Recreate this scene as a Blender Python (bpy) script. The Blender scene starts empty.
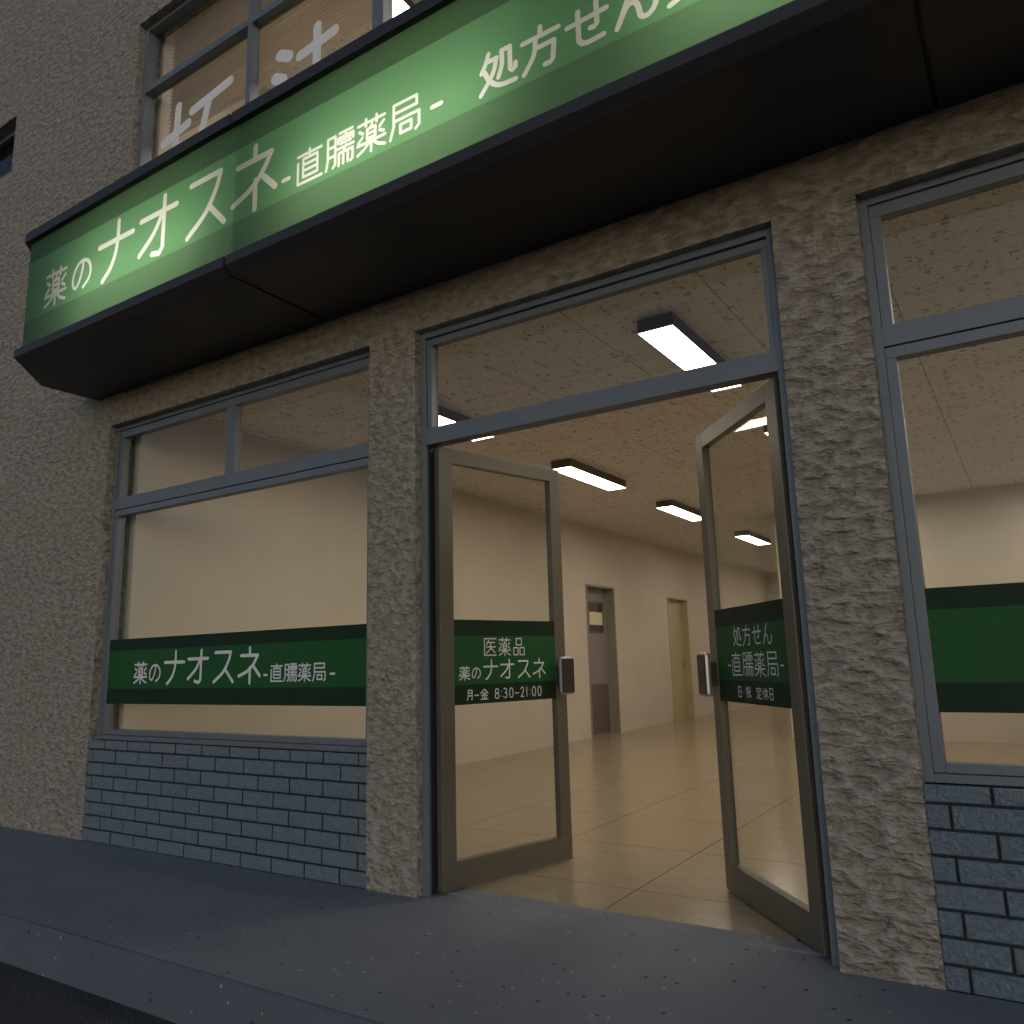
import bpy, bmesh, math, random
from mathutils import Vector, Matrix
from mathutils.geometry import delaunay_2d_cdt
random.seed(7)
S = bpy.context.scene
COL = S.collection
R = math.radians

# ------------------------------------------------------------------ materials
def nt(name):
    m = bpy.data.materials.new(name); m.use_nodes = True
    t = m.node_tree; b = t.nodes['Principled BSDF']
    return m, t, b
def N(t, typ, **k):
    n = t.nodes.new(typ)
    for a, v in k.items(): setattr(n, a, v)
    return n
def L(t, a, b): t.links.new(a, b)
def coords(t, scale=(1, 1, 1), rot=(0, 0, 0)):
    c = N(t, 'ShaderNodeTexCoord'); mp = N(t, 'ShaderNodeMapping')
    mp.inputs['Scale'].default_value = scale; mp.inputs['Rotation'].default_value = rot
    L(t, c.outputs['Object'], mp.inputs['Vector']); return mp.outputs['Vector']
def noise(t, v, scale, detail=4, rough=.55, dist=0):
    n = N(t, 'ShaderNodeTexNoise'); n.inputs['Scale'].default_value = scale
    n.inputs['Detail'].default_value = detail; n.inputs['Roughness'].default_value = rough
    n.inputs['Distortion'].default_value = dist
    L(t, v, n.inputs['Vector']); return n.outputs['Fac']
def ramp(t, fac, stops):
    r = N(t, 'ShaderNodeValToRGB'); e = r.color_ramp.elements
    while len(e) < len(stops): e.new(.5)
    for el, (p, c) in zip(e, stops):
        el.position = p; el.color = (c[0], c[1], c[2], 1) if not isinstance(c, (int, float)) else (c, c, c, 1)
    L(t, fac, r.inputs['Fac']); return r.outputs['Color']
def math_(t, op, a, b=None, c=None):
    n = N(t, 'ShaderNodeMath', operation=op)
    for i, x in enumerate((a, b, c)):
        if x is None: continue
        if isinstance(x, (int, float)): n.inputs[i].default_value = x
        else: L(t, x, n.inputs[i])
    return n.outputs[0]
def mixc(t, fac, a, b, mode='MIX'):
    n = N(t, 'ShaderNodeMix', data_type='RGBA', blend_type=mode)
    for s, x in ((n.inputs[0], fac), (n.inputs[6], a), (n.inputs[7], b)):
        if isinstance(x, (int, float)): s.default_value = x
        elif isinstance(x, tuple): s.default_value = (*x[:3], 1)
        else: L(t, x, s)
    return n.outputs[2]
def bump(t, b, h, dist, strength=1.0):
    n = N(t, 'ShaderNodeBump'); n.inputs['Distance'].default_value = dist
    n.inputs['Strength'].default_value = strength
    L(t, h, n.inputs['Height']); L(t, n.outputs['Normal'], b.inputs['Normal'])
def plain(name, col, rough=.5, metal=0., spec=.5, var=0., vs=6., bmp=0.):
    m, t, b = nt(name)
    b.inputs['Roughness'].default_value = rough; b.inputs['Metallic'].default_value = metal
    b.inputs['Specular IOR Level'].default_value = spec
    v = coords(t); f = noise(t, v, vs, 5, .6)
    lo = tuple(c * (1 - var) for c in col); hi = tuple(min(1, c * (1 + var)) for c in col)
    L(t, ramp(t, f, [(.3, lo), (.7, hi)]), b.inputs['Base Color'])
    rr = math_(t, 'MULTIPLY_ADD', f, .16, rough - .08); L(t, rr, b.inputs['Roughness'])
    if bmp: bump(t, b, noise(t, v, 220, 2), bmp)
    return m

M = {}
def plaster():
    m, t, b = nt('plaster')
    v = coords(t, (1, 1, 1.7))
    n1 = noise(t, v, 17, 2, .5, .15)
    n2 = noise(t, v, 46, 3, .55, .2)
    n3 = noise(t, v, 6, 2)
    vo = N(t, 'ShaderNodeTexVoronoi', feature='SMOOTH_F1'); vo.inputs['Scale'].default_value = 30
    vo.inputs['Smoothness'].default_value = .6; L(t, v, vo.inputs['Vector'])
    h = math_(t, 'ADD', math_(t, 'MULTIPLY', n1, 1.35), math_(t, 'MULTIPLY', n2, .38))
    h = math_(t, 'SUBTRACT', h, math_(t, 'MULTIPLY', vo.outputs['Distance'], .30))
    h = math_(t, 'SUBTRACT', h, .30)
    # the trowelled finish is coarser on the right-hand piers
    v3 = N(t, 'ShaderNodeVectorMath', operation='MULTIPLY'); v3.inputs[1].default_value = (.74, .74, .88); L(t, v, v3.inputs[0])
    c1 = noise(t, v3.outputs[0], 18, 3, .5, 0); c2 = noise(t, v3.outputs[0], 48, 2, .5, .2)
    hc = math_(t, 'ADD', math_(t, 'MULTIPLY', c1, 2.1), math_(t, 'MULTIPLY', c2, .30)); hc = math_(t, 'SUBTRACT', hc, .80)
    sx_ = N(t, 'ShaderNodeSeparateXYZ'); L(t, v, sx_.inputs[0])
    mr = N(t, 'ShaderNodeMapRange', interpolation_type='SMOOTHSTEP'); L(t, sx_.outputs[0], mr.inputs[0])
    for i_, q_ in ((1, -1.6), (2, .2), (3, .15), (4, .9)): mr.inputs[i_].default_value = q_
    h = math_(t, 'ADD', math_(t, 'MULTIPLY', h, math_(t, 'SUBTRACT', 1.0, mr.outputs[0])), math_(t, 'MULTIPLY', hc, mr.outputs[0]))
    big = noise(t, v, 1.6, 4, .6)
    col = ramp(t, h, [(.26, (.20, .168, .132)), (.46, (.325, .298, .262)), (.68, (.40, .385, .37))])  # colour follows the relief: shade painted into hollows, light onto crests
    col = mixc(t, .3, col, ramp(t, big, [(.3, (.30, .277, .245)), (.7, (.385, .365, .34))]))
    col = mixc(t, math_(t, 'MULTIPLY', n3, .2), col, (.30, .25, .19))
    L(t, col, b.inputs['Base Color']); b.inputs['Roughness'].default_value = .7
    b.inputs['Specular IOR Level'].default_value = .4
    bump(t, b, h, .034, 1.0)
    return m
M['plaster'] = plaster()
def brick():
    m, t, b = nt('glazed_brick')
    v = coords(t); n = noise(t, v, 60, 4, .65, .8); s = noise(t, v, 4, 3)
    g = N(t, 'ShaderNodeNewGeometry')
    col = ramp(t, n, [(.3, (.095, .142, .19)), (.7, (.21, .278, .36))])
    col = mixc(t, .4, col, ramp(t, g.outputs['Random Per Island'], [(0, (.13, .175, .22)), (1, (.175, .222, .27))]))
    L(t, col, b.inputs['Base Color']); b.inputs['Roughness'].default_value = .5
    bump(t, b, n, .016, 1.0); return m
M['brick'] = brick()
M['mortar'] = plain('mortar', (.024, .028, .036), .9, var=.2, vs=30)
M['alu'] = plain('anodised_aluminium', (.155, .182, .225), .45, .15, var=.06, vs=3)
M['door_alu'] = plain('door_aluminium', (.155, .145, .122), .42, .4, var=.06, vs=3)
M['canopy'] = plain('dark_painted_steel', (.034, .034, .040), .5, 0, .4, var=.05, vs=2)
M['gasket_shade'] = plain('jamb_gasket_and_shade', (.03, .032, .038), .5)  # rubber at the rebate, also the painted shade on the jamb sides
M['rubber'] = plain('black_rubber', (.02, .02, .02), .6)
M['handle_metal'] = plain('satin_handle_metal', (.42, .46, .52), .34, .8)
M['handle_pad'] = plain('dark_handle_pad', (.035, .03, .028), .45)
def speckle(name, base, k=1.0, sc=1.):
    m, t, b = nt(name); v = coords(t)
    n = noise(t, v, 3, 5, .6); f = noise(t, v, 140, 3, .7)
    col = ramp(t, n, [(.3, tuple(c * .85 for c in base)), (.7, tuple(c * 1.12 for c in base))])
    col = mixc(t, .5, col, ramp(t, f, [(.3, tuple(c * .7 for c in base)), (.7, tuple(c * 1.35 for c in base))]))
    for seed, thr, cc in ((0, .17, (.02, .02, .022)), (3.7, .15, (.42, .42, .42))):
        mp = N(t, 'ShaderNodeMapping'); mp.inputs['Location'].default_value = (seed, seed, seed)
        L(t, v, mp.inputs['Vector'])
        vo = N(t, 'ShaderNodeTexVoronoi'); vo.inputs['Scale'].default_value = 19 * sc; vo.inputs['Randomness'].default_value = 1
        L(t, mp.outputs[0], vo.inputs['Vector'])
        rnd = N(t, 'ShaderNodeSeparateColor'); L(t, vo.outputs['Color'], rnd.inputs[0])
        rad = math_(t, 'MULTIPLY', math_(t, 'SUBTRACT', rnd.outputs[0], .25), thr * 1.25)
        mask = math_(t, 'LESS_THAN', vo.outputs['Distance'], rad)
        col = mixc(t, math_(t, 'MULTIPLY', mask, .85 * k), col, cc)
    L(t, col, b.inputs['Base Color']); b.inputs['Roughness'].default_value = .82
    bump(t, b, f, .003, .6); return m
M['paving'] = speckle('paving_concrete', (.180, .192, .215))
M['kerb'] = speckle('kerb_concrete_shaded', (.098, .114, .145))  # same concrete as the paving, shade of the face put into its colour
def asphalt():
    m, t, b = nt('asphalt'); v = coords(t)
    vo = N(t, 'ShaderNodeTexVoronoi'); vo.inputs['Scale'].default_value = 95; L(t, v, vo.inputs['Vector'])
    n = noise(t, v, 5, 4)
    col = mixc(t, .5, ramp(t, vo.outputs['Distance'], [(.1, (.085, .085, .09)), (.6, (.02, .02, .022))]), ramp(t, n, [(.3, (.035, .035, .038)), (.7, (.07, .07, .072))]))
    L(t, col, b.inputs['Base Color']); b.inputs['Roughness'].default_value = .85
    bump(t, b, vo.outputs['Distance'], -.006, 1); return m
M['asphalt'] = asphalt()
def lines(t, ax_out, pitch, off, w):
    # 1 inside a joint line of width w repeating every pitch
    a = math_(t, 'DIVIDE', math_(t, 'SUBTRACT', ax_out, off), pitch)
    f = math_(t, 'FRACT', a)
    d = math_(t, 'MINIMUM', f, math_(t, 'SUBTRACT', 1.0, f))
    return math_(t, 'LESS_THAN', d, w / pitch / 2)
def cell(t, ax_out, pitch, off): return math_(t, 'FLOOR', math_(t, 'DIVIDE', math_(t, 'SUBTRACT', ax_out, off), pitch))
def tilefloor():
    m, t, b = nt('polished_floor_tiles'); v = coords(t)
    s = N(t, 'ShaderNodeSeparateXYZ'); L(t, v, s.inputs[0])
    ln = math_(t, 'MAXIMUM', lines(t, s.outputs[0], .785, -.545, .0065), lines(t, s.outputs[1], .785, .555, .0055))
    cc = N(t, 'ShaderNodeCombineXYZ'); L(t, cell(t, s.outputs[0], .785, -.545), cc.inputs[0]); L(t, cell(t, s.outputs[1], .785, .555), cc.inputs[1])
    wn = N(t, 'ShaderNodeTexWhiteNoise', noise_dimensions='3D'); L(t, cc.outputs[0], wn.inputs['Vector'])
    st = coords(t, (1, 2.5, 1)); n = noise(t, st, 5, 7, .7, .5); f = noise(t, v, 170, 3, .7)
    col = ramp(t, n, [(.3, (.29, .235, .155)), (.7, (.40, .33, .225))])
    col = mixc(t, .5, col, ramp(t, f, [(.3, (.22, .175, .11)), (.7, (.45, .365, .245))]))
    col = mixc(t, math_(t, 'MULTIPLY', wn.outputs['Value'], .18), col, (.36, .27, .16))
    col = mixc(t, math_(t, 'MULTIPLY', math_(t, 'GREATER_THAN', noise(t, v, 260, 2, .6), .60), .22), col, (.14, .105, .065))
    col = mixc(t, ln, col, (.075, .05, .032))
    L(t, col, b.inputs['Base Color'])
    L(t, math_(t, 'MULTIPLY_ADD', f, .08, .15), b.inputs['Roughness'])
    bump(t, b, math_(t, 'SUBTRACT', math_(t, 'MULTIPLY', f, .12), ln), .0015, .5); return m
M['floor'] = tilefloor()
def ceilmat():
    m, t, b = nt('fissured_ceiling_tiles'); v = coords(t)
    s = N(t, 'ShaderNodeSeparateXYZ'); L(t, v, s.inputs[0])
    ln = math_(t, 'MAXIMUM', lines(t, s.outputs[0], .765, -.08, .007), lines(t, s.outputs[1], .729, .77, .005))
    warp = noise(t, v, 9, 2)
    cx = N(t, 'ShaderNodeCombineXYZ'); L(t, math_(t, 'MULTIPLY', warp, .25), cx.inputs[1])
    va = N(t, 'ShaderNodeVectorMath', operation='ADD'); L(t, v, va.inputs[0]); L(t, cx.outputs[0], va.inputs[1])
    mp = N(t, 'ShaderNodeMapping'); mp.inputs['Scale'].default_value = (16, 50, 1); L(t, va.outputs[0], mp.inputs['Vector'])
    vo = N(t, 'ShaderNodeTexVoronoi'); vo.inputs['Scale'].default_value = 1.0; L(t, mp.outputs[0], vo.inputs['Vector'])
    rnd = N(t, 'ShaderNodeSeparateColor'); L(t, vo.outputs['Color'], rnd.inputs[0])
    wob = math_(t, 'MULTIPLY_ADD', noise(t, v, 50, 2), .9, -.02)
    rad = math_(t, 'MULTIPLY', rnd.outputs[0], wob)
    fis = math_(t, 'LESS_THAN', vo.outputs['Distance'], rad)
    fis = math_(t, 'MULTIPLY', fis, math_(t, 'GREATER_THAN', rnd.outputs[1], .05))
    pin = noise(t, v, 120, 3, .7)
    base = ramp(t, pin, [(.35, (.60, .58, .55)), (.65, (.79, .77, .74))])
    base = mixc(t, .3, base, ramp(t, noise(t, v, 2.5, 3), [(.3, (.64, .61, .57)), (.7, (.74, .71, .67))]))
    col = mixc(t, math_(t, 'MULTIPLY', fis, .55), base, (.12, .09, .06))
    col = mixc(t, math_(t, 'MULTIPLY', ln, .6), col, (.15, .12, .09))
    L(t, col, b.inputs['Base Color']); b.inputs['Roughness'].default_value = .95
    b.inputs['Specular IOR Level'].default_value = .1
    bump(t, b, math_(t, 'SUBTRACT', math_(t, 'MULTIPLY', pin, .3), fis), .003, .6); return m
M['ceiling'] = ceilmat()
M['wallpaper'] = plain('cream_wallpaper', (.60, .545, .475), .85, 0, .2, var=.04, vs=2, bmp=.0008)
M['grey_door'] = plain('grey_steel_door', (.26, .245, .235), .5, 0, var=.04)
M['grey_dark'] = plain('dark_kick_panel', (.13, .11, .09), .5, 0, var=.05)
M['cream_door'] = plain('beige_door', (.47, .41, .26), .5, 0, var=.04)
M['paper'] = plain('cream_paper', (.75, .72, .50), .8)
M['dark_glass'] = plain('dark_pane', (.05, .04, .04), .15)
M['lamp_body'] = plain('brown_grey_lamp_body', (.13, .11, .09), .5)
def emis(name, col, s):
    m, t, b = nt(name); t.nodes.remove(b)
    e = N(t, 'ShaderNodeEmission'); e.inputs[0].default_value = (*col, 1); e.inputs[1].default_value = s
    L(t, e.outputs[0], t.nodes['Material Output'].inputs[0]); return m
M['lamp'] = emis('lamp_diffuser', (1, .88, .72), 10.8)
M['lamp_up'] = emis('upstairs_lamp_diffuser', (1, .88, .72), 19)
M['tube'] = emis('sign_tube', (1, .97, .88), 10.5)
def glass():
    m, t, b = nt('window_glass'); t.nodes.remove(b)
    tr = N(t, 'ShaderNodeBsdfTransparent'); tr.inputs[0].default_value = (.93, .94, .93, 1)
    gl = N(t, 'ShaderNodeBsdfGlossy'); gl.inputs['Roughness'].default_value = .01
    fr = N(t, 'ShaderNodeFresnel'); fr.inputs[0].default_value = 1.5
    # one thin pane: same reflectance from both sides
    g = N(t, 'ShaderNodeNewGeometry')
    d = N(t, 'ShaderNodeVectorMath', operation='DOT_PRODUCT'); L(t, g.outputs['Normal'], d.inputs[0]); L(t, g.outputs['Incoming'], d.inputs[1])
    c = math_(t, 'ABSOLUTE', d.outputs['Value'])
    f = math_(t, 'MULTIPLY_ADD', math_(t, 'POWER', math_(t, 'SUBTRACT', 1.0, c), 5), .70, .025)
    mx = N(t, 'ShaderNodeMixShader'); L(t, f, mx.inputs[0]); L(t, tr.outputs[0], mx.inputs[1]); L(t, gl.outputs[0], mx.inputs[2])
    L(t, mx.outputs[0], t.nodes['Material Output'].inputs[0]); return m
M['glass'] = glass()
def acryl(name, col, tcol, tw=.5):
    m, t, b = nt(name)
    b.inputs['Base Color'].default_value = (*col, 1); b.inputs['Roughness'].default_value = .38
    tl = N(t, 'ShaderNodeBsdfTranslucent'); tl.inputs[0].default_value = (*tcol, 1)
    mx = N(t, 'ShaderNodeMixShader'); mx.inputs[0].default_value = tw
    L(t, b.outputs[0], mx.inputs[1]); L(t, tl.outputs[0], mx.inputs[2])
    L(t, mx.outputs[0], t.nodes['Material Output'].inputs[0]); return m
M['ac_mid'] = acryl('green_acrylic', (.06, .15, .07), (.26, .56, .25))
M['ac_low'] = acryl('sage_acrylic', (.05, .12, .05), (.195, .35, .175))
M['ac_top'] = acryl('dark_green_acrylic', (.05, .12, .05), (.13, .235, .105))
M['ac_txt'] = acryl('ivory_acrylic', (.45, .42, .36), (.97, .95, .88), .75)
M['white_box'] = plain('sign_box_lining', (.45, .45, .42), .8)
M['film_mid'] = plain('green_window_film', (.015, .092, .026), .6, 0, .25, var=.05)
M['film_dark'] = plain('dark_green_window_film', (.009, .030, .014), .6, 0, .25, var=.05)
M['film_txt'] = plain('grey_white_lettering', (.72, .74, .78), .6, var=.03)
M['decal'] = plain('pale_window_lettering', (.86, .87, .92), .6, var=.03)
def blindm():
    m, t, b = nt('blind_slat'); b.inputs['Base Color'].default_value = (.74, .68, .58, 1); b.inputs['Roughness'].default_value = .55
    tl = N(t, 'ShaderNodeBsdfTranslucent'); tl.inputs[0].default_value = (.7, .62, .5, 1)
    mx = N(t, 'ShaderNodeMixShader'); mx.inputs[0].default_value = .5
    L(t, b.outputs[0], mx.inputs[1]); L(t, tl.outputs[0], mx.inputs[2]); L(t, mx.outputs[0], t.nodes['Material Output'].inputs[0]); return m
M['slat'] = blindm()

# ------------------------------------------------------------------ mesh helpers
class MB:
    def __init__(s): s.bm = bmesh.new(); s.mats = []
    def mi(s, m):
        if m not in s.mats: s.mats.append(m)
        return s.mats.index(m)
    def box(s, x0, x1, y0, y1, z0, z1, m, bev=0., T=None):
        r = bmesh.ops.create_cube(s.bm, size=1)
        vs = r['verts']
        for v in vs:
            v.co = Vector(((x0 + x1) / 2 + v.co.x * (x1 - x0), (y0 + y1) / 2 + v.co.y * (y1 - y0), (z0 + z1) / 2 + v.co.z * (z1 - z0)))
        fs = {f for v in vs for f in v.link_faces}; i = s.mi(m)
        for f in fs: f.material_index = i
        if bev:
            es = {e for v in vs for e in v.link_edges}
            r = bmesh.ops.bevel(s.bm, geom=list(es), offset=bev, segments=2, affect='EDGES', profile=.5)
            for f in r['faces']: f.material_index = i
            vs = list({v for f in r['faces'] for v in f.verts} | {v for v in vs if v.is_valid})
        if T is not None:
            for v in vs: v.co = T @ v.co
        return s
    def face(s, pts, m):
        f = s.bm.faces.new([s.bm.verts.new(p) for p in pts]); f.material_index = s.mi(m); return f
    def prism(s, poly, axis, a, b, m):
        # poly in the two other axes (in order), extruded along axis from a to b
        def P(q, t):
            if axis == 'x': return (t, q[0], q[1])
            if axis == 'y': return (q[0], t, q[1])
            return (q[0], q[1], t)
        va = [s.bm.verts.new(P(q, a)) for q in poly]; vb = [s.bm.verts.new(P(q, b)) for q in poly]
        fs = [s.bm.faces.new(va), s.bm.faces.new(vb[::-1])]
        n = len(poly)
        for i in range(n): fs.append(s.bm.faces.new((va[i], vb[i], vb[(i + 1) % n], va[(i + 1) % n])))
        for f in fs: f.material_index = s.mi(m)
        return s
    def cyl(s, c, r, axis, h, m, seg=16, r2=None):
        mat = Matrix.Translation(c) @ {'x': Matrix.Rotation(R(90), 4, 'Y'), 'y': Matrix.Rotation(R(90), 4, 'X'), 'z': Matrix.Identity(4)}[axis]
        q = bmesh.ops.create_cone(s.bm, cap_ends=True, segments=seg, radius1=r, radius2=r if r2 is None else r2, depth=h, matrix=mat)
        for f in {f for v in q['verts'] for f in v.link_faces}: f.material_index = s.mi(m); f.smooth = len(f.verts) == 4
        return s
    def build(s, name, parent=None, loc=None, recalc=True, **tags):
        if recalc: bmesh.ops.recalc_face_normals(s.bm, faces=s.bm.faces)
        me = bpy.data.meshes.new(name); s.bm.to_mesh(me); s.bm.free()
        for m in s.mats: me.materials.append(M[m])
        o = bpy.data.objects.new(name, me); COL.objects.link(o)
        if parent: o.parent = parent
        if loc: o.location = loc
        for k, v in tags.items(): o[k] = v
        return o
def empty(name, loc=(0, 0, 0), rz=0, parent=None, **tags):
    o = bpy.data.objects.new(name, None); COL.objects.link(o); o.location = loc; o.rotation_euler = (0, 0, rz)
    o.empty_display_size = .2
    if parent: o.parent = parent
    for k, v in tags.items(): o[k] = v
    return o
def copy_tree(o, parent=None):
    c = o.copy(); COL.objects.link(c)
    if parent: c.parent = parent
    for ch in list(o.children): copy_tree(ch, c)
    return c

# ------------------------------------------------------------------ stroke lettering
# every glyph on a 0..100 square, y up; a leading 's' smooths the stroke, 'c' closes it
G = {
'薬': [[(5,88),(95,88)],[(32,99),(32,79)],[(68,99),(68,79)],[(53,79),(46,69)],['c',(36,68),(64,68),(64,40),(36,40)],[(36,54),(64,54)],[(9,70),(22,60)],[(20,50),(6,38)],[(92,72),(78,60)],[(78,50),(92,42)],[(3,30),(97,30)],[(50,40),(50,0)],[(44,28),(26,13),(4,3)],[(56,28),(74,12),(96,3)]],
'の': [['s',(55,84),(52,58),(40,28),(24,12),(9,26),(10,56),(28,82),(54,90),(80,80),(94,54),(88,26),(62,6)]],
'ナ': [[(3,66),(97,66)],['s',(55,99),(55,66),(50,40),(38,18),(18,1)]],
'オ': [[(5,74),(95,74)],[(64,99),(64,12),(57,3),(38,7)],['s',(60,72),(40,42),(5,14)]],
'ス': [[(9,90),(82,90)],['s',(82,90),(72,64),(48,32),(5,4)],[(56,42),(95,4)]],
'ネ': [[(50,99),(50,80)],[(12,78),(85,78)],['s',(85,78),(66,52),(40,33),(3,20)],[(52,44),(52,0)],[(70,44),(95,20)]],
'直': [[(5,88),(95,88)],[(50,99),(50,76)],['c',(26,75),(80,75),(80,20),(26,20)],[(26,57),(80,57)],[(26,39),(80,39)],[(6,68),(6,3),(97,3)]],
'臑': [[(2,3),(8,30),(8,95),(35,95),(35,10),(27,4)],[(8,66),(35,66)],[(8,38),(35,38)],[(50,97),(96,97)],[(45,68),(45,84),(99,84),(99,68)],[(72,97),(72,62)],[(54,75),(63,75)],[(54,65),(63,65)],[(81,75),(90,75)],[(81,65),(90,65)],[(43,52),(100,52)],[(70,52),(66,39)],[(48,2),(48,38),(97,38),(97,7),(90,3)],[(64,38),(64,4)],[(80,38),(80,4)]],
'局': [[(3,2),(14,36),(14,96),(88,96),(88,72),(14,72)],[(16,50),(95,50),(95,12),(84,3)],['c',(36,34),(70,34),(70,10),(36,10)]],
'処': [['s',(26,97),(18,76),(6,56)],[(20,78),(48,78)],['s',(48,78),(36,42),(3,2)],['s',(14,56),(30,26),(56,8),(98,4)],['s',(62,90),(62,56),(52,28)],[(62,90),(84,90),(84,36),(90,30),(98,34),(98,44)]],
'方': [[(50,99),(50,80)],[(4,78),(96,78)],['s',(38,78),(32,38),(6,2)],[(36,52),(84,52),(80,10),(72,4),(60,5)]],
'せ': [[(3,62),(97,66)],[(74,94),(74,42),(66,36),(58,38)],[(30,88),(30,20),(38,10),(52,7),(88,9)]],
'ん': [['s',(48,96),(28,52),(5,4)],['s',(5,4),(28,42),(46,46),(54,30),(58,10),(72,4),(88,16),(97,44)]],
'受': [['s',(84,98),(50,92),(14,90)],[(22,80),(28,68)],[(48,82),(52,70)],[(82,84),(72,68)],[(6,46),(6,60),(94,60),(94,46)],[(20,44),(78,44)],['s',(78,44),(50,16),(6,0)],['s',(28,34),(56,12),(96,0)]],
'医': [[(97,95),(6,95),(6,4),(97,4)],[(40,86),(22,62)],[(32,74),(86,74)],[(20,50),(92,50)],['s',(56,74),(52,40),(22,16)],[(58,44),(88,18)]],
'品': [['c',(28,96),(72,96),(72,60),(28,60)],['c',(6,44),(42,44),(42,4),(6,4)],['c',(58,44),(94,44),(94,4),(58,4)]],
'月': [[(8,2),(24,36),(24,95),(82,95),(82,10),(70,4)],[(24,68),(82,68)],[(24,42),(82,42)]],
'金': [[(3,60),(50,98),(97,60)],[(28,60),(72,60)],[(12,40),(88,40)],[(50,60),(50,4)],[(24,28),(32,12)],[(76,28),(66,12)],[(4,3),(96,3)]],
'日': [['c',(18,95),(82,95),(82,4),(18,4)],[(18,50),(82,50)]],
'祝': [[(26,98),(26,82)],[(6,76),(44,76),(8,36)],[(27,56),(27,0)],[(34,50),(46,38)],['c',(54,92),(92,92),(92,58),(54,58)],['s',(64,56),(60,24),(42,2)],[(80,56),(80,10),(98,10),(98,22)]],
'定': [[(50,99),(50,86)],[(6,66),(6,86),(94,86),(94,66)],[(22,64),(78,64)],[(52,64),(52,8)],[(52,38),(84,38)],['s',(26,48),(20,22),(4,2)],['s',(22,24),(46,6),(97,4)]],
'休': [['s',(34,97),(22,70),(5,48)],[(24,66),(24,0)],[(38,72),(98,72)],[(68,97),(68,0)],['s',(66,68),(54,38),(34,16)],['s',(70,68),(82,38),(99,16)]],
'・': [[(48,50),(54,50)]],
'-': [[(14,44),(86,44)]],
'8': [['s','c',(50,96),(22,88),(22,62),(50,52),(78,62),(78,88)],['s','c',(50,52),(16,40),(16,12),(50,3),(84,12),(84,40)]],
'3': [['s',(20,88),(50,97),(76,84),(70,60),(42,53)],['s',(42,53),(76,46),(82,18),(50,3),(16,14)]],
'0': [['s','c',(50,97),(20,78),(20,22),(50,3),(80,22),(80,78)]],
'2': [['s',(18,78),(34,96),(66,94),(78,74),(64,48),(18,5)],[(18,5),(84,5)]],
'1': [[(52,97),(52,3)]],
':': [[(49,66),(51,66)],[(49,22),(51,22)]],
}
def smooth(pts, closed, n=5):
    P = [Vector((x, y)) for x, y in pts]; out = []; k = len(P)
    rng = range(k) if closed else range(k - 1)
    for i in rng:
        p1, p2 = P[i], P[(i + 1) % k]
        p0 = P[(i - 1) % k] if closed or i > 0 else p1 * 2 - p2
        p3 = P[(i + 2) % k] if closed or i + 2 < k else p2 * 2 - p1
        for j in range(n):
            t = j / n
            out.append(.5 * ((2 * p1) + (p2 - p0) * t + (2 * p0 - 5 * p1 + 4 * p2 - p3) * t * t + (3 * p1 - p0 - 3 * p2 + p3) * t ** 3))
    if not closed: out.append(P[-1])
    return out
def segs(glyph, x, z, w, h):
    """strokes of one glyph as segments in metres"""
    out = []
    for st in G[glyph]:
        st = list(st); sm = cl = False
        while isinstance(st[0], str):
            f = st.pop(0); sm |= f == 's'; cl |= f == 'c'
        P = smooth(st, cl) if sm else [Vector(q) for q in st]
        if cl: P = P + [P[0]]
        P = [Vector((x + p.x * w / 100, z + p.y * h / 100)) for p in P]
        out += [(P[i], P[i + 1]) for i in range(len(P) - 1)]
    return out
def capsule(a, b, r, n=5):
    d = (b - a); an = math.atan2(d.y, d.x) if d.length > 1e-9 else 0
    pts = []
    for c, s in ((b, an - math.pi / 2), (a, an + math.pi / 2)):
        for i in range(n + 1):
            t = s + math.pi * i / n
            pts.append((c.x + r * math.cos(t), c.y + r * math.sin(t)))
    return pts
def ptri(p, a, b, r):
    d = b - a; l2 = d.length_squared
    t = 0 if l2 < 1e-14 else max(0, min(1, (p - a).dot(d) / l2))
    return (p - a - d * t).length <= r
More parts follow.
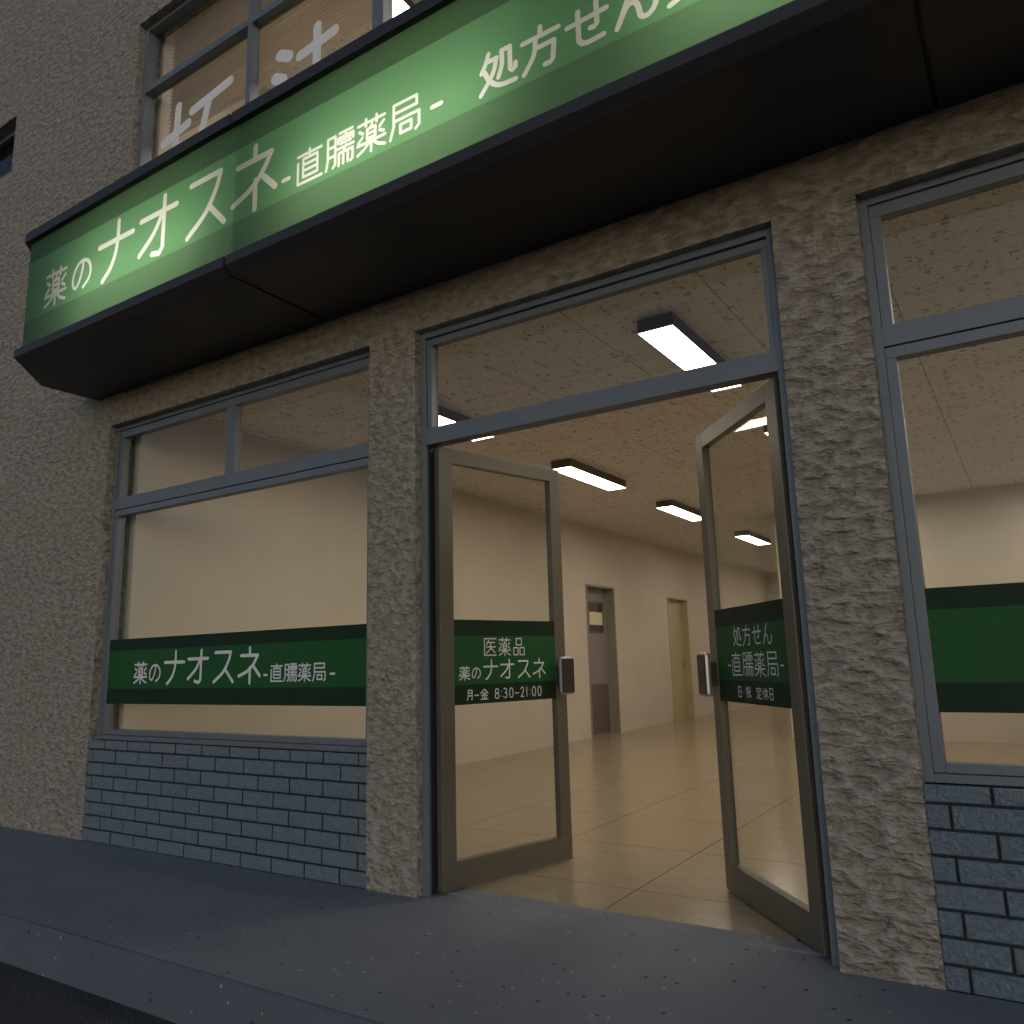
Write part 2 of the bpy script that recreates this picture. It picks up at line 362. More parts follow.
class Text:
    """a line or block of lettering: list of (segment, radius)"""
    def __init__(s): s.q = []
    def put(s, ch, x, z, w, h, r):
        for a, b in segs(ch, x, z, w, h): s.q.append((a, b, r))
    def line_name(s, x, z, k, r1, r2):
        """the shop line; x, z = lower left, k = scale"""
        s.put('薬', x + s.dx * .6, z + .005 * k, .140 * k, .132 * k, r2); s.put('の', x + (.158 + s.dx) * k, z + .010 * k, .122 * k, .118 * k, r2)
        for c, cx, w in (('ナ', .313 + s.dx, .200), ('オ', .539 + s.dx, .202), ('ス', .782 + s.dx, .187), ('ネ', 1.004 + s.dx * .3, .192)):
            s.put(c, x + cx * k, z, w * k, .195 * k, r1)
        if s.small:
            s.put('-', x + 1.218 * k, z + .022 * k, .034 * k, .045 * k, r2)
            s.line_small(x + 1.275 * k, z + .005 * k, .098 * k, .095 * k, .109 * k, r2 * .70)
            s.put('-', x + 1.729 * k, z + .022 * k, .038 * k, .045 * k, r2)
    def line_small(s, x, z, w, h, pitch, r, chars='直臑薬局'):
        for i, c in enumerate(chars): s.put(c, x + i * pitch, z, w, h, r)
    small = True; dx = 0.
    def mesh(s, name, to3d, mat, parent, clip=None):
        """union of the strokes as one flat sheet"""
        vs, fs = [], []
        for a, b, r in s.q:
            c = capsule(a, b, r); fs.append(list(range(len(vs), len(vs) + len(c)))); vs += [Vector(p) for p in c]
        ov, oe, of, _, _, orig = delaunay_2d_cdt(vs, [], fs, 0, 1e-6)
        bm = bmesh.new(); bv = [bm.verts.new(to3d(v.x, v.y)) for v in ov]
        for f, o in zip(of, orig):
            if o:
                try: bm.faces.new([bv[i] for i in f])
                except ValueError: pass
        for v in [v for v in bm.verts if not v.link_faces]: bm.verts.remove(v)
        me = bpy.data.meshes.new(name); bm.to_mesh(me); bm.free(); me.materials.append(M[mat])
        o = bpy.data.objects.new(name, me); COL.objects.link(o); o.parent = parent; return o

# ------------------------------------------------------------------ measures
XL, XB, XC, XD, XE, XR = -4.073, -1.671, -1.363, .430, .738, 3.140   # bay edges
ZL, ZS = 2.694, .607
WT = .19                    # wall thickness
RX0 = -4.006                # left wall of the shop
RX1 = 3.072
CZ = 2.88                   # shop ceiling
UZ0, UZ1, UCZ = 4.35, 5.85, 6.06

# ------------------------------------------------------------------ setting
m = MB(); m.prism([(-1.030, 0), (.115, 0), (.125, .006), (.212, .006), (.212, -.3), (-1.030, -.3)], 'x', -30, 24, 'paving')
m.build('pavement', kind='structure')
m = MB(); m.prism([(-1.042, -.0005), (-1.031, -.0005), (-1.031, -.3), (-1.090, -.3), (-1.090, -.16), (-1.052, -.012)], 'x', -30, 24, 'kerb')
m.build('kerb', kind='structure')
m = MB(); m.face([(-400, -400, -.156), (400, -400, -.156), (400, 60, -.156), (-400, 60, -.156)], 'asphalt')
m.build('road', kind='structure')

# ------------------------------------------------------------------ the building
B = empty('pharmacy_building', (-.467, 0, 0), label='two storey pharmacy with rough beige plaster facade and open glass doors', category='building')
def part(mb, name, parent=B, **k):
    o = mb.build(name, **k); o.parent = parent
    p = parent
    while p is not None:
        o.location -= p.location if p.parent is None else Vector((0, 0, 0)); p = p.parent
    return o
def wall_grid(xs, zs, holes, y0, y1, mat):
    mb = MB(); xs = sorted(xs); zs = sorted(zs)
    V = {}
    def v(x, y, z):
        k = (round(x, 5), round(y, 5), round(z, 5))
        if k not in V: V[k] = mb.bm.verts.new(k)
        return V[k]
    def solid(i, j):
        if i < 0 or j < 0 or i >= len(xs) - 1 or j >= len(zs) - 1: return False
        cx, cz = (xs[i] + xs[i + 1]) / 2, (zs[j] + zs[j + 1]) / 2
        return not any(a < cx < b and c < cz < d for a, b, c, d in holes)
    mi = mb.mi(mat)
    def q(*p):
        f = mb.bm.faces.new([v(*a) for a in p]); f.material_index = mi
    for i in range(len(xs) - 1):
        for j in range(len(zs) - 1):
            if not solid(i, j): continue
            a, b, c, d = xs[i], xs[i + 1], zs[j], zs[j + 1]
            q((a, y0, c), (b, y0, c), (b, y0, d), (a, y0, d)); q((b, y1, c), (a, y1, c), (a, y1, d), (b, y1, d))
            if not solid(i - 1, j): q((a, y1, c), (a, y0, c), (a, y0, d), (a, y1, d))
            if not solid(i + 1, j): q((b, y0, c), (b, y1, c), (b, y1, d), (b, y0, d))
            if not solid(i, j - 1): q((a, y1, c), (b, y1, c), (b, y0, c), (a, y0, c))
            if not solid(i, j + 1): q((a, y0, d), (b, y0, d), (b, y1, d), (a, y1, d))
    return mb
SW = [(-7.2, -5.874, 5.33, 5.87), (-7.9, -6.43, 7.29, 8.3)]           # small windows further left
UL, UR = -4.045, 3.111
holes = [(XL, XB, 0.0, ZL), (XC, XD, -.5, ZL), (XE, XR, 0.0, ZL), (UL, UR, UZ0, UZ1)] + SW
xs = [-16, 12] + [h for q in holes for h in q[:2]]; zs = [-.2, 9.5] + [h for q in holes for h in q[2:] if h > -.4]
def uniq(a):
    o = []
    for x in sorted(a):
        if not o or x - o[-1] > 1e-4: o.append(x)
    return o
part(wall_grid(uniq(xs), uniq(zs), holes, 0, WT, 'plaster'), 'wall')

# low glazed brick panels
PX, PZ, J = .2405, .0795, .0090
def bricks(x0, x1, phase):
    mb = MB(); mb.box(x0, x1, .014, .15, 0, ZS - .004, 'mortar')
    k = 0; z1 = .5505
    rows = [(z1 + J / 2, ZS)]
    while z1 > 0:
        rows.append((max(z1 - PZ + J / 2, 0), z1 - J / 2)); z1 -= PZ
    for k, (za, zb) in enumerate(rows):
        if zb - za < .01: continue
        off = phase + (0 if k % 2 else PX / 2)
        n0 = math.floor((x0 - off) / PX)
        for i in range(n0, n0 + 14):
            a, b = max(x0, off + i * PX + J / 2), min(x1, off + (i + 1) * PX - J / 2)
            if b - a < .012: continue
            c = .0035; dy = random.uniform(-.0012, .0012); y = .003 + dy
            bm = mb.bm; mi = mb.mi('brick')
            o = [bm.verts.new(p) for p in ((a, .016, za), (b, .016, za), (b, .016, zb), (a, .016, zb))]
            f2 = [bm.verts.new(p) for p in ((a, y + .004, za), (b, y + .004, za), (b, y + .004, zb), (a, y + .004, zb))]
            f = [bm.verts.new(p) for p in ((a + c, y, za + c), (b - c, y, za + c), (b - c, y, zb - c), (a + c, y, zb - c))]
            for A, Bq, mi in ((o, f2, mb.mi('mortar')), (f2, f, mi)):
                for e in range(4):
                    bm.faces.new((A[e], A[(e + 1) % 4], Bq[(e + 1) % 4], Bq[e])).material_index = mi
            bm.faces.new(f).material_index = mb.mi('brick')
    return mb
part(bricks(XL, XB, -4.014), 'brick_panel'); part(bricks(XE, XR, .808), 'brick_panel')

# ------------------------------------------------------------------ windows of the shop front
def bar(mb, x0, x1, z0, z1, y0, y1, mat='alu', b=.0015): mb.box(x0, x1, y0, y1, z0, z1, mat, b)
def local(o, parent):
    """keep world coordinates of meshes made in world space under a moved top-level Empty"""
    o.location = -Vector(parent.location) if parent.parent is None else (0, 0, 0)
def shop_window(x0, x1, name_text):
    Y = .055
    fr = MB()
    # outer frame, front face at Y, set-back inner stop 15 mm behind it
    bar(fr, x0, x0 + .030, ZS, ZL, Y, Y + .085); bar(fr, x1 - .030, x1, ZS, ZL, Y, Y + .085)
    bar(fr, x0 + .030, x1 - .030, ZL - .028, ZL, Y, Y + .085); bar(fr, x0 + .030, x1 - .030, ZS, ZS + .028, Y, Y + .085)
    # transom
    bar(fr, x0 + .030, x1 - .030, 2.108, 2.186, Y, Y + .085)
    win = part(fr, 'window')
    W = lambda mb, n: (lambda o: o)(mb.build(n, parent=win))
    s = MB(); xm = (x0 + x1) / 2
    yy = Y + .012
    # upper lights
    bar(s, x0 + .031, x1 - .031, ZL - .078, ZL - .030, yy, yy + .05)
    bar(s, x0 + .031, x0 + .068, 2.187, ZL - .079, yy, yy + .05); bar(s, x1 - .068, x1 - .031, 2.187, ZL - .079, yy, yy + .05)
    bar(s, xm - .040, xm + .040, 2.187, ZL - .079, yy, yy + .05)
    # lower light
    bar(s, x0 + .031, x1 - .031, 2.064, 2.104, Y + .006, Y + .06)
    bar(s, x0 + .031, x0 + .066, ZS + .031, 2.063, Y + .006, Y + .06); bar(s, x1 - .066, x1 - .031, ZS + .031, 2.063, Y + .006, Y + .06)
    bar(s, x0 + .067, x1 - .067, ZS + .031, ZS + .062, Y + .006, Y + .06)
    W(s, 'sash')
    g = MB()
    for a, b, c, d in ((x0 + .062, xm - .036, 2.18, ZL - .07), (xm + .036, x1 - .062, 2.18, ZL - .07)):
        g = MB(); g.box(a, b, Y + .040, Y + .045, c, d, 'glass'); W(g, 'glass')
    g = MB(); g.box(x0 + .060, x1 - .060, Y + .034, Y + .039, ZS + .055, 2.07, 'glass'); W(g, 'glass')
    f = MB(); yb = Y + .0335
    a, b = x0 + .0665, x1 - .0665; yb0 = Y + .010
    f.box(a, b, yb0, yb0 + .0015, .924, 1.164, 'film_mid'); f.box(a, b, yb0, yb0 + .0015, 1.164, 1.237, 'film_dark'); f.box(a, b, yb0, yb0 + .0015, .829, .924, 'film_dark')
    W(f, 'window_film')
    if name_text:
        t = Text(); t.line_name(-3.722, .950, 1.0, .0095, .0060)
        t.mesh('lettering', lambda x, z: (x, yb0 - .0008, z), 'film_txt', win)
shop_window(XL, XB, True); shop_window(XE, XR, False)

# ------------------------------------------------------------------ entrance frame and transom light
Y = .043
fr = MB()
for a_, b_ in ((XC, XC + .034), (XD - .034, XD)):
    bar(fr, a_, b_, 0, 2.098, Y, Y + .020); bar(fr, a_, b_, 2.0985, ZL, Y, Y + .075)
    bar(fr, a_ + (0 if a_ == XC else .002), b_ - (.002 if a_ == XC else 0), .002, 2.097, Y + .0205, Y + .0755, 'gasket_shade', 0)  # dark cover over the aluminium jamb sides, stands in for their shade
bar(fr, XC + .034, XD - .034, ZL - .034, ZL, Y, Y + .075)
bar(fr, XC + .034, XD - .034, 2.099, 2.183, Y, Y + .075)
# rebate for the door leaves
bar(fr, XC, XC + .050, .002, 2.098, Y + .076, Y + .155, 'gasket_shade'); bar(fr, XD - .050, XD, .002, 2.098, Y + .076, Y + .155, 'gasket_shade')
E_ = part(fr, 'entrance_frame')
s = MB(); yy = Y + .012
bar(s, XC + .035, XD - .035, ZL - .074, ZL - .040, yy, yy + .04)
bar(s, XC + .035, XC + .062, 2.184, ZL - .075, yy, yy + .04); bar(s, XD - .062, XD - .035, 2.184, ZL - .075, yy, yy + .04)
s.build('sash', parent=E_)
g = MB(); g.box(XC + .06, XD - .06, yy + .02, yy + .025, 2.178, ZL - .07, 'glass'); g.build('glass', parent=E_)

# ------------------------------------------------------------------ glass doors standing open
def glass_door(hx, hy, ang, sgn, lines_):
    """local: X from hinge to free edge, outside face at y=0 (towards -Y), thickness into +Y"""
    a = R(ang); 
    d = Vector((sgn * math.cos(a), math.sin(a), 0)); n = Vector((sgn * math.sin(a), -math.cos(a), 0))
    T = Matrix(((d.x, -n.x, 0, hx), (d.y, -n.y, 0, hy), (0, 0, 1, 0), (0, 0, 0, 1)))   # columns: s, inward, z
    root = MB()
    W_, H0, H1, D = .855, .012, 2.092, .038
    root.box(0, .084, 0, D, H0, H1, 'door_alu', .002, T); root.box(W_ - .078, W_, 0, D, H0, H1, 'door_alu', .002, T)
    root.box(.084, W_ - .078, 0, D, 2.018, H1, 'door_alu', .0015, T); root.box(.084, W_ - .078, 0, D, H0, .130, 'door_alu', .0015, T)
    door = part(root, 'glass_door')
    def sub(mb, nme): return mb.build(nme, parent=door)
    g = MB(); g.box(.084, W_ - .074, D - .014, D - .009, .126, 2.022, 'glass', 0, T); sub(g, 'glass')
    f = MB()
    for z0, z1, mm in ((.924, 1.160, 'film_mid'), (1.160, 1.238, 'film_dark'), (.831, .924, 'film_dark')):
        f.box(.0845, W_ - .0785, .003, .0045, z0, z1, mm, 0, T)
    sub(f, 'window_film')
    for side in (0, 1):
        h = MB()
        if side == 0: y0, y1, yb = -.068, -.036, (-.036, .0)
        else: y0, y1, yb = D + .036, D + .068, (D, D + .036)
        h.box(W_ - .105, W_ - .005, y0, y1, .850, 1.048, 'handle_metal', .013, T)
        h.box(W_ - .100, W_ - .010, (y0 - .003 if side == 0 else y1 - .004), (y0 + .004 if side == 0 else y1 + .003), .860, 1.038, 'handle_pad', .002, T)
        h.box(W_ - .075, W_ - .030, yb[0], yb[1], .895, 1.003, 'rubber', .002, T)
        sub(h, 'handle')
    t = Text(); lines_(t)
    # lettering reads left to right as seen from the street
    def to3(x, z):
        return T @ Vector((x if sgn > 0 else -x, .0022, z))
    t.mesh('lettering', to3, 'film_txt', door)
    return door
def tl(t):
    for i, c in enumerate('医薬品'): t.put(c, .272 + i * .099, 1.060, .084, .090, .0030)
    t.small = False; t.line_name(.113, .945, .492, .0042, .0028)
    for c, x, w in (('月', .158, .042), ('-', .204, .034), ('金', .246, .050), ('8', .338, .032), (':', .374, .02), ('3', .394, .032), ('0', .434, .034), ('-', .474, .032), ('2', .512, .032), ('1', .546, .026), (':', .572, .02), ('0', .594, .034), ('0', .634, .034)):
        t.put(c, x, .850, w, .050, .0026)
def tr(t):
    for i, c in enumerate('処方せん'): t.put(c, -.578 + i * .098, 1.070, .084, .084, .0030)
    t.put('-', -.655, .975, .03, .03, .0034)
    for i, c in enumerate('直臑薬局'): t.put(c, -.612 + i * .115, .945, .100, .098, .0031)
    t.put('-', -.150, .975, .03, .03, .0034)
    for c, x, w in (('日', -.570, .042), ('・', -.522, .03), ('祝', -.488, .050), ('定', -.385, .05), ('休', -.327, .052), ('日', -.268, .042)):
        t.put(c, x, .855, w, .046, .0022)
glass_door(-1.279, .080, 75.5, 1, tl)
glass_door(.365, .080, 49.5, -1, tr)

# ------------------------------------------------------------------ shop interior (parts of the building)
X2, Y1, Y2 = -1.633, 7.69, 15.75
m = MB(); m.box(RX0 - .3, RX1 + .1,   .2125, Y2 + .1, -.12, 0.004, 'floor'); part(m, 'interior_floor')
m = MB(); m.box(-4.3, RX1 + .1, WT, Y2 + .1, CZ, CZ + .1, 'ceiling'); part(m, 'ceiling')
m = wall_grid([WT, 6.80, 7.68, 9.70, 10.62, Y2], [0, 2.035, 2.055, CZ], [(6.80, 7.68, 0, 2.055), (9.70, 10.62, 0, 2.035)], 0, 1, 'wallpaper')
for v in m.bm.verts: v.co = Vector((RX0 - v.co.y * .3, v.co.x, v.co.z))
part(m, 'interior_wall')
m = MB(); m.prism([(X2, Y1), (RX1 + .1, Y1), (RX1 + .1, Y1 + .15), (X2 + .15, Y1 + .15), (X2 + .15, Y2), (X2, Y2)], 'z', 0, CZ, 'wallpaper'); part(m, 'interior_wall')
m = MB(); m.box(RX0 - .3, X2 + .15, Y2, Y2 + .1, 0, CZ, 'wallpaper'); part(m, 'interior_wall')
m = MB(); m.box(RX1, RX1 + .1, WT, Y1, 0, CZ, 'wallpaper'); part(m, 'interior_wall')
# grey service door with a paper notice behind its pane
def recess_door(y0, y1, zt, mat, fmat, depth):
    m = MB(); x = RX0
    m.box(x - .17, x + .012, y0, y0 + .03, 0, zt, fmat, .002); m.box(x - .17, x + .012, y1 - .03, y1, 0, zt, fmat, .002)
    m.box(x - .17, x + .012, y0 + .03, y1 - .03, zt - .03, zt, fmat, .002)
    m.box(x - depth - .04, x - depth, y0 + .03, y1 - .03, .005, zt - .03, mat)
    return m
d = part(recess_door(6.80, 7.68, 2.055, 'grey_door', 'grey_door', .13), 'interior_door', label='grey steel door with a small window and dark kick panel')
xx = RX0 - .13
m = MB(); m.box(xx, xx + .004, 6.86, 7.62, .02, .69, 'grey_dark'); m.build('kick_panel', parent=d)
m = MB(); m.box(xx, xx + .012, 7.08, 7.54, 1.40, 1.84, 'grey_dark', .003); m.box(xx + .0125, xx + .014, 7.10, 7.52, 1.42, 1.82, 'dark_glass'); m.build('pane', parent=d)
m = MB(); m.box(xx + .015, xx + .018, 7.10, 7.50, 1.51, 1.69, 'paper'); m.build('notice', parent=d)
d = part(recess_door(9.70, 10.62, 2.035, 'cream_door', 'cream_door', .10), 'interior_door', label='beige plain door with a round knob')
xx = RX0 - .10
m = MB(); m.cyl((xx + .02, 10.50, .92), .012, 'x', .04, 'handle_metal'); m.cyl((xx + .05, 10.50, .92), .030, 'x', .03, 'handle_metal', 20, .024); m.cyl((xx + .004, 10.50, .92), .032, 'x', .008, 'handle_metal'); m.build('door_knob', parent=d)

# upper storey room
m = MB(); m.box(-8.6, RX1 + .1, WT, 5.2, UCZ, UCZ + .1, 'ceiling'); part(m, 'upper_ceiling')
m = MB(); m.box(-8.6, RX1 + .1, WT, 5.2, 3.25, 3.35, 'wallpaper'); part(m, 'upper_floor')
m = MB(); m.box(-8.6, RX1 + .1, 5.2, 5.3, 3.3, 9.6, 'wallpaper'); part(m, 'interior_wall')
m = MB(); m.box(RX0 - .10, RX0, WT, 5.2, 3.35, UCZ, 'wallpaper'); part(m, 'interior_wall')
m = MB(); m.box(RX1, RX1 + .1, WT, 5.2, 3.35, UCZ, 'wallpaper'); part(m, 'interior_wall')
m = MB(); m.box(-16, 12, WT, 5.3, 9.4, 9.5, 'plaster'); part(m, 'roof')
m = MB(); m.box(-8.7, -8.6, WT, 5.2, 3.3, 9.4, 'wallpaper'); part(m, 'interior_wall')

# upper windows
Y = .055
fr = MB(); D = .085
bar(fr, UL, UL + .036, UZ0, UZ1, Y, Y + D); bar(fr, UR - .036, UR, UZ0, UZ1, Y, Y + D)
bar(fr, UL + .036, UR - .036, UZ1 - .034, UZ1, Y, Y + D); bar(fr, UL + .036, UR - .036, UZ0, UZ0 + .04, Y, Y + D)
MU = [-1.680, -1.680 + 2.426]
for x in MU: bar(fr, x - .042, x + .042, UZ0 + .04, UZ1 - .034, Y, Y + D)
win = part(fr, 'upper_window')
s = MB(); g = MB()
ed = [UL + .036, MU[0] - .042, MU[0] + .042, MU[1] - .042, MU[1] + .042, UR - .036]
for i in (0, 2, 4):
    a, b = ed[i], ed[i + 1]; xm = -2.83 if i == 0 else (a + b) / 2; y = Y + .004
    for (p, q_, z0, z1) in ((a, b, 5.285, 5.335),): bar(s, p, q_, z0, z1, y, y + .075)
    bar(s, xm - .022, xm + .022, UZ0 + .041, 5.284, y + .002, y + .072); bar(s, xm - .022, xm + .022, 5.336, UZ1 - .035, y + .002, y + .072)
    for p, q_ in ((a, xm - .022), (xm + .022, b)):
        g = MB(); g.box(p, q_, Y + .055, Y + .060, UZ0 + .04, 5.285, 'glass'); g.build('glass', parent=win)
        g = MB(); g.box(p, q_, Y + .055, Y + .060, 5.335, UZ1 - .034, 'glass'); g.build('glass', parent=win)
s.build('sash', parent=win)
# pale strokes on the panes (placed where the photograph shows them)
t = Text(); rr = .03
def stk(*p, r=.037, dz=0.0):
    for i in range(len(p) - 1): t.q.append((Vector(p[i]), Vector(p[i + 1]), r))
stk((-3.655, 5.050), (-3.680, 4.62)); stk((-3.815, 4.815), (-3.530, 4.865)); stk((-3.675, 4.745), (-3.52, 4.655))
stk((-3.490, 4.945), (-3.080, 5.000)); stk((-3.305, 4.95), (-3.355, 4.78), (-3.44, 4.62))
stk((-2.580, 4.955), (-2.490, 4.905), r=.040); stk((-2.620, 4.800), (-2.540, 4.755), r=.040)
stk((-2.390, 4.860), (-2.080, 4.895)); stk((-2.235, 5.000), (-2.237, 4.62))
t.mesh('lettering', lambda x, z: (x, Y + .053, z), 'decal', win)

# small windows further left
for a, b, c, d_ in SW:
    f = MB(); bar(f, a, a + .04, c, d_, .09, .16); bar(f, b - .04, b, c, d_, .09, .16); bar(f, a + .04, b - .04, d_ - .04, d_, .09, .16); bar(f, a + .04, b - .04, c, c + .04, .09, .16)
    w = part(f, 'small_window'); g = MB(); g.box(a + .03, b - .03, .12, .125, c + .03, d_ - .03, 'glass'); g.build('glass', parent=w)

# ------------------------------------------------------------------ blind upstairs
bl = empty('venetian_blind', (-2.85, .235, 5.80), label='cream venetian blind hanging closed behind the lettered window upstairs', category='blind')
m = MB()
z = 5.005; i = 0
while z < 5.95:
    a = R(12); w = .0195
    T = Matrix.Translation((0, 0, z - 5.80)) @ Matrix.Rotation(a, 4, 'X')
    q = [(-w, -.0050), (-w * .45, .0002), (w * .45, .0002), (w, -.0050), (w * .45, -.0008), (-w * .45, -.0008)]
    q = [(T @ Vector((0, *p))).yz for p in q]
    m.prism(q, 'x', -1.10, 1.10, 'slat'); z += .0335; i += 1
m.build('slats', parent=bl)
m = MB(); m.box(-1.10, 1.10, -.014, .014, -.835, -.820, 'slat', .002); m.build('bottom_rail', parent=bl)
m = MB(); m.box(-1.10, 1.10, -.02, .02, .16, .20, 'slat', .003); m.build('head_rail', parent=bl)
for x in (-1.0, -.34, .34, 1.0):
    m = MB(); m.box(x - .001, x + .001, -.0225, -.021, -.82, .16, 'slat'); m.build('ladder_cord', parent=bl)

# ------------------------------------------------------------------ ceiling lamps
def ceiling_lamp():
    e = empty('ceiling_light', (0, 0, CZ))
    m = MB(); m.box(-.104, .104, 0, 1.22, -.078, 0, 'lamp_body', .002); m.build('housing', parent=e)
    m = MB(); m.box(-.100, .100, .004, 1.216, -.0795, -.0785, 'lamp', 0); m.build('diffuser', parent=e)
    return e
proto = ceiling_lamp(); first = True
SP = [(-.45, .95, 'nearest ceiling light, seen whole through the pane above the open doors'),
      (-2.45, .95, 'ceiling light cut off by the left post of the pane above the doors'),
      (-2.45, 3.43, 'ceiling light above the top edge of the left open door'),
      (-2.45, 5.94, 'middle ceiling light of the row, just left of the right open door'),
      (-2.45, 8.95, 'farthest ceiling light, seen through the glass of the right open door'),
      (-.45, 3.43, 'ceiling light peeking past the upper hinge stile of the right open door'),
      (-.45, 5.94, None), (1.55, .95, None), (1.55, 3.43, None), (1.55, 5.94, None), (-2.45, 11.9, None), (-2.45, 14.0, None)]  # deepest lamp of the left row is added to brighten the back corner
updata = bpy.data.objects['diffuser'].data.copy(); updata.materials[0] = M['lamp_up']
for x, y, lab in SP:
    o = proto if first else copy_tree(proto); first = False
    o.location = (x, y, CZ); o['label'] = lab or 'unseen flat oblong ceiling light, in the rows or added to light the far corner'
    o['category'] = 'ceiling light'; o['group'] = 'oblong ceiling lights in the shop'
for x, y in ((-2.45, .95), (-.45, .95), (1.55, .95), (-2.45, 3.43)):
    o = copy_tree(proto); o.location = (x, y, UCZ)
    for ch in o.children:
        if ch.name.startswith('diffuser'): ch.data = updata
    o['label'] = 'bright ceiling light upstairs showing as a white corner beside the lettered window' if (x, y) == (-2.45, .95) else 'ceiling light upstairs hidden above the canopy'
    o['category'] = 'ceiling light'; o['group'] = 'oblong ceiling lights upstairs'

# ------------------------------------------------------------------ illuminated canopy sign
CS = empty('canopy_sign', (-.467, 0, 2.91), label='long lit green sign box over the shop front with white lettering', category='shop sign')
def cpart(mb, name, parent=CS, **k):
    o = mb.build(name, **k); o.parent = parent
    if parent is CS: o.location = -Vector(CS.location)
    return o
CL, CR = -4.241, 3.307; CX, CY = -3.957, -.386
SEAMS = [-1.975, 1.033]
g_ = .008
def mir(x): return -.934 - x
def plan(inset, y_front, x0, x1):
    """outline of one panel in plan, end panels have their cut corner"""
    P = []
    if x0 is None: P += [(CL - inset, 0.001), (CL - inset, CY - inset * .42), (CX - inset * .42, y_front)]
    else: P += [(x0, 0.001), (x0, y_front)]
    if x1 is None: P += [(mir(CX - inset * .42), y_front), (mir(CL - inset), CY - inset * .42), (mir(CL - inset), 0.001)]
    else: P += [(x1, y_front), (x1, 0.001)]
    return P
pan = [(None, SEAMS[0] - g_), (SEAMS[0] + g_, SEAMS[1] - g_), (SEAMS[1] + g_, None)]
hm = MB(); tm = MB()
def loft(mb, rings, mat, cap0=True, cap1=True):
    mi = mb.mi(mat); vr = [[mb.bm.verts.new((p[0], p[1], z)) for p in ring] for ring, z in rings]
    n = len(vr[0])
    if cap0: mb.bm.faces.new(vr[0]).material_index = mi
    if cap1: mb.bm.faces.new(vr[-1][::-1]).material_index = mi
    for a, b in zip(vr, vr[1:]):
        for i in range(n): mb.bm.faces.new((a[i], a[(i + 1) % n], b[(i + 1) % n], b[i])).material_index = mi
for x0, x1 in pan:
    # bottom tray: flat soffit, chamfer, upright lip
    loft(hm, [(plan(0, -.655, x0, x1), 2.910), (plan(.040, -.695, x0, x1), 2.947), (plan(.040, -.695, x0, x1), 2.998)], 'canopy')
    loft(tm, [(plan(.038, -.693, x0, x1), 3.716), (plan(.038, -.693, x0, x1), 3.776)], 'canopy')
for x0, x1 in ((SEAMS[0] - g_, SEAMS[0] + g_), (SEAMS[1] - g_, SEAMS[1] + g_)):   # recessed joints
    loft(hm, [(plan(0, -.630, x0, x1), 2.935), (plan(.03, -.683, x0, x1), 2.962), (plan(.03, -.685, x0, x1), 2.9985)], 'canopy')
    loft(tm, [(plan(.03, -.685, x0, x1), 3.717), (plan(.03, -.685, x0, x1), 3.774)], 'canopy')
cpart(hm, 'bottom_tray'); cpart(tm, 'top_cover')
# lining behind the face
m = MB(); m.box(CL + .02, CR - .02, -.330, -.300, 2.999, 3.715, 'white_box'); cpart(m, 'back_plate')
m = MB()
for x in SEAMS: m.box(x + .002, x + .007, -.652, -.331, 3.0006, 3.7134, 'white_box')  # unseen dividers added to block tube light and darken beside each seam
m.box(CX + .01, mir(CX) - .01, -.640, -.331, 2.9985, 3.0005, 'white_box'); m.box(CX + .01, mir(CX) - .01, -.640, -.331, 3.7135, 3.7155, 'white_box')
cpart(m, 'lining_and_baffles')
for c in (-2.80, -.98, .88, 2.70): m = MB(); m.cyl((c, -.400, 3.235), .018, 'x', 1.15, 'tube', 10); cpart(m, 'fluorescent_tube')
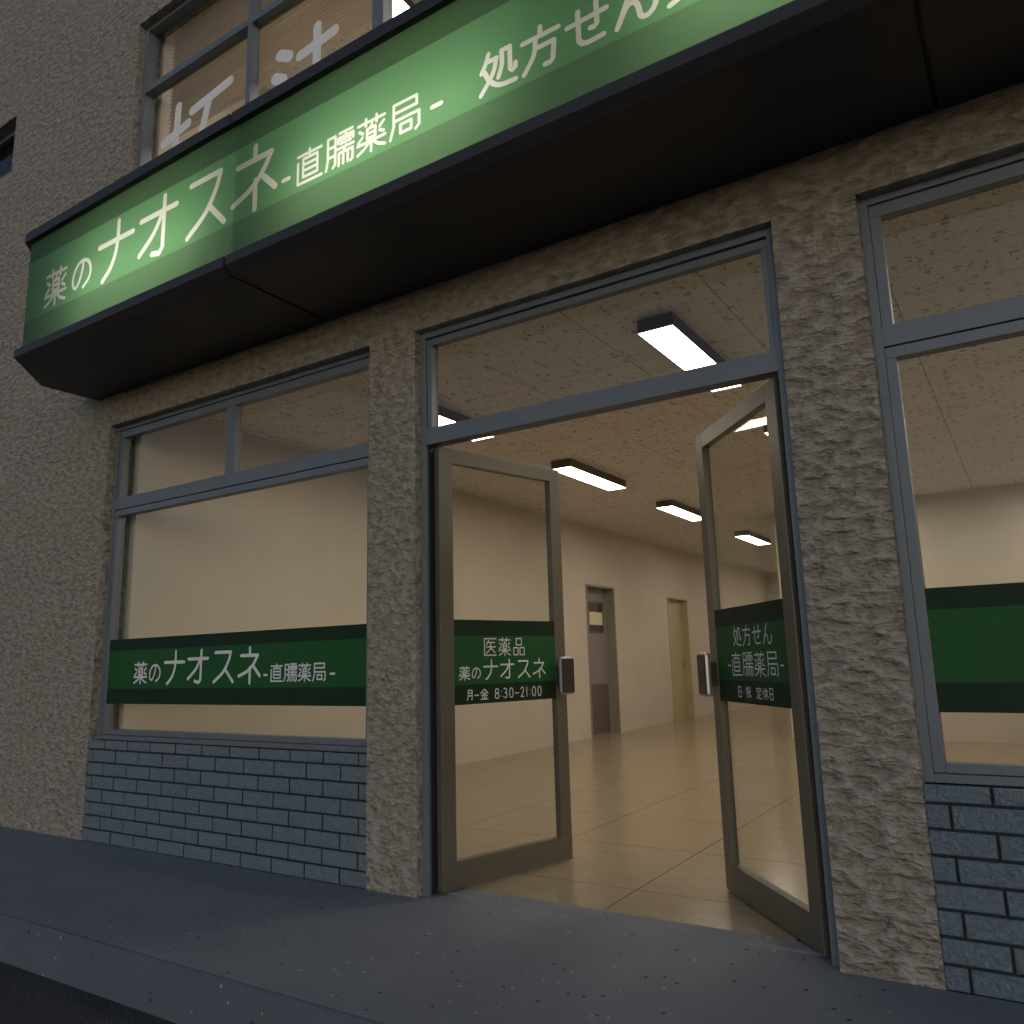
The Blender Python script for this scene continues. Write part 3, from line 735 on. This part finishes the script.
# face: flat acrylic sheets cut into bands and letters in one plane
T_ = Text(); T_.dx = .020; T_.line_name(-3.748, 3.207, 1.746, .0165, .0110)
for i, c in enumerate('処方せん受'): T_.put(c, -.480 + i * .196, 3.218, .172, .178, .0108)
YF = -.660; ZF0, ZF1 = 2.999, 3.715; BZ = [3.183, 3.578]
def cut_face():
    vs, fs = [], []
    def rect(a, b, c, d):
        fs.append(list(range(len(vs), len(vs) + 4))); vs.extend([Vector((a, c)), Vector((b, c)), Vector((b, d)), Vector((a, d))])
    X0, X1 = CX, mir(CX)
    xs_ = [X0, SEAMS[0], SEAMS[1], X1]; zz = [ZF0, BZ[0], BZ[1], ZF1]
    for i in range(3):
        for j in range(3): rect(xs_[i], xs_[i + 1], zz[j], zz[j + 1])
    nb = 9
    for a, b, r in T_.q:
        c = capsule(a, b, r); fs.append(list(range(len(vs), len(vs) + len(c)))); vs.extend(Vector(p) for p in c)
    ov, _, of, _, _, orig = delaunay_2d_cdt(vs, [], fs, 0, 1e-6)
    for k in range(3):
        bands = MB(); let = MB()
        cache = {}
        def V(mb, i):
            key = (id(mb), i)
            if key not in cache:
                x = ov[i].x; sx = 0
                if k > 0 and abs(x - xs_[k]) < 1e-5: sx = 0
                if k < 2 and abs(x - xs_[k + 1]) < 1e-5: sx = 0
                cache[key] = mb.bm.verts.new((x + sx, YF, ov[i].y))
            return cache[key]
        for f, o in zip(of, orig):
            rk = [q for q in o if q < nb]
            cx_ = sum(ov[i].x for i in f) / 3; cz_ = sum(ov[i].y for i in f) / 3
            if not (xs_[k] < cx_ <= xs_[k + 1]) or not (ZF0 < cz_ < ZF1): continue
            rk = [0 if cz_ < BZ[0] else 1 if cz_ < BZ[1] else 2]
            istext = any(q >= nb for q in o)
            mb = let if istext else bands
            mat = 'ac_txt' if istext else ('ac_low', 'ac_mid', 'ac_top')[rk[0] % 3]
            try: ff = mb.bm.faces.new([V(mb, i) for i in f]); ff.material_index = mb.mi(mat)
            except ValueError: pass
        if k in (0, 2):   # cut corner and short return
            xa, xb = (CX, CL) if k == 0 else (mir(CX), mir(CL))
            for j, mat in enumerate(('ac_low', 'ac_mid', 'ac_top')):
                bands.face([(xb, CY, zz[j]), (xa, YF, zz[j]), (xa, YF, zz[j + 1]), (xb, CY, zz[j + 1])], mat)
                bands.face([(xb, 0, zz[j]), (xb, CY, zz[j]), (xb, CY, zz[j + 1]), (xb, 0, zz[j + 1])], mat)
        p = bands.build('sign_face', recalc=False); p.parent = CS; p.location = -Vector(CS.location)
        if let.bm.faces:
            l = let.build('lettering', recalc=False); l.parent = p
cut_face()
# ------------------------------------------------------------------ light
w = bpy.data.worlds.new('World'); S.world = w; w.use_nodes = True
t = w.node_tree; bg = t.nodes['Background']
sky = t.nodes.new('ShaderNodeTexSky'); sky.sky_type = 'NISHITA'; sky.sun_disc = False
SE, SA = R(14), R(150)
sky.sun_elevation = SE; sky.sun_rotation = SA; sky.air_density = 1.0; sky.dust_density = 1.0; sky.ozone_density = 2.0
t.links.new(sky.outputs[0], bg.inputs[0]); bg.inputs[1].default_value = .062
ld = bpy.data.lights.new('sun', 'SUN'); ld.energy = .035; ld.angle = R(45); ld.color = (1, .90, .80)
lo = bpy.data.objects.new('sun', ld); COL.objects.link(lo)
sd = Vector((math.sin(SA) * math.cos(SE), math.cos(SA) * math.cos(SE), math.sin(SE)))
lo.rotation_euler = sd.to_track_quat('Z', 'Y').to_euler(); lo.location = (0, -8, 8)

# ------------------------------------------------------------------ camera
cx, cy, cz, yaw, pitch, roll, foc = 1.10577, -2.97606, 1.02913, .570544, .184549, -.026204, 801.38
f = Vector((-math.sin(yaw) * math.cos(pitch), math.cos(yaw) * math.cos(pitch), math.sin(pitch)))
r0 = Vector((math.cos(yaw), math.sin(yaw), 0)); u0 = r0.cross(f)
r_ = r0 * math.cos(roll) + u0 * math.sin(roll); u_ = -r0 * math.sin(roll) + u0 * math.cos(roll)
cd = bpy.data.cameras.new('camera'); cam = bpy.data.objects.new('camera', cd); COL.objects.link(cam)
cd.sensor_width = 36; cd.lens = foc * 36 / 1024; cd.clip_start = .02; cd.clip_end = 1500
cam.matrix_world = Matrix(((r_.x, u_.x, -f.x, cx), (r_.y, u_.y, -f.y, cy), (r_.z, u_.z, -f.z, cz), (0, 0, 0, 1)))
S.camera = cam
S.view_settings.view_transform = 'Standard'; S.view_settings.look = 'None'; S.view_settings.gamma = 1; S.view_settings.exposure = .6
S.cycles.use_adaptive_sampling = True; S.cycles.adaptive_threshold = .03; S.cycles.max_bounces = 7; S.cycles.transparent_max_bounces = 16
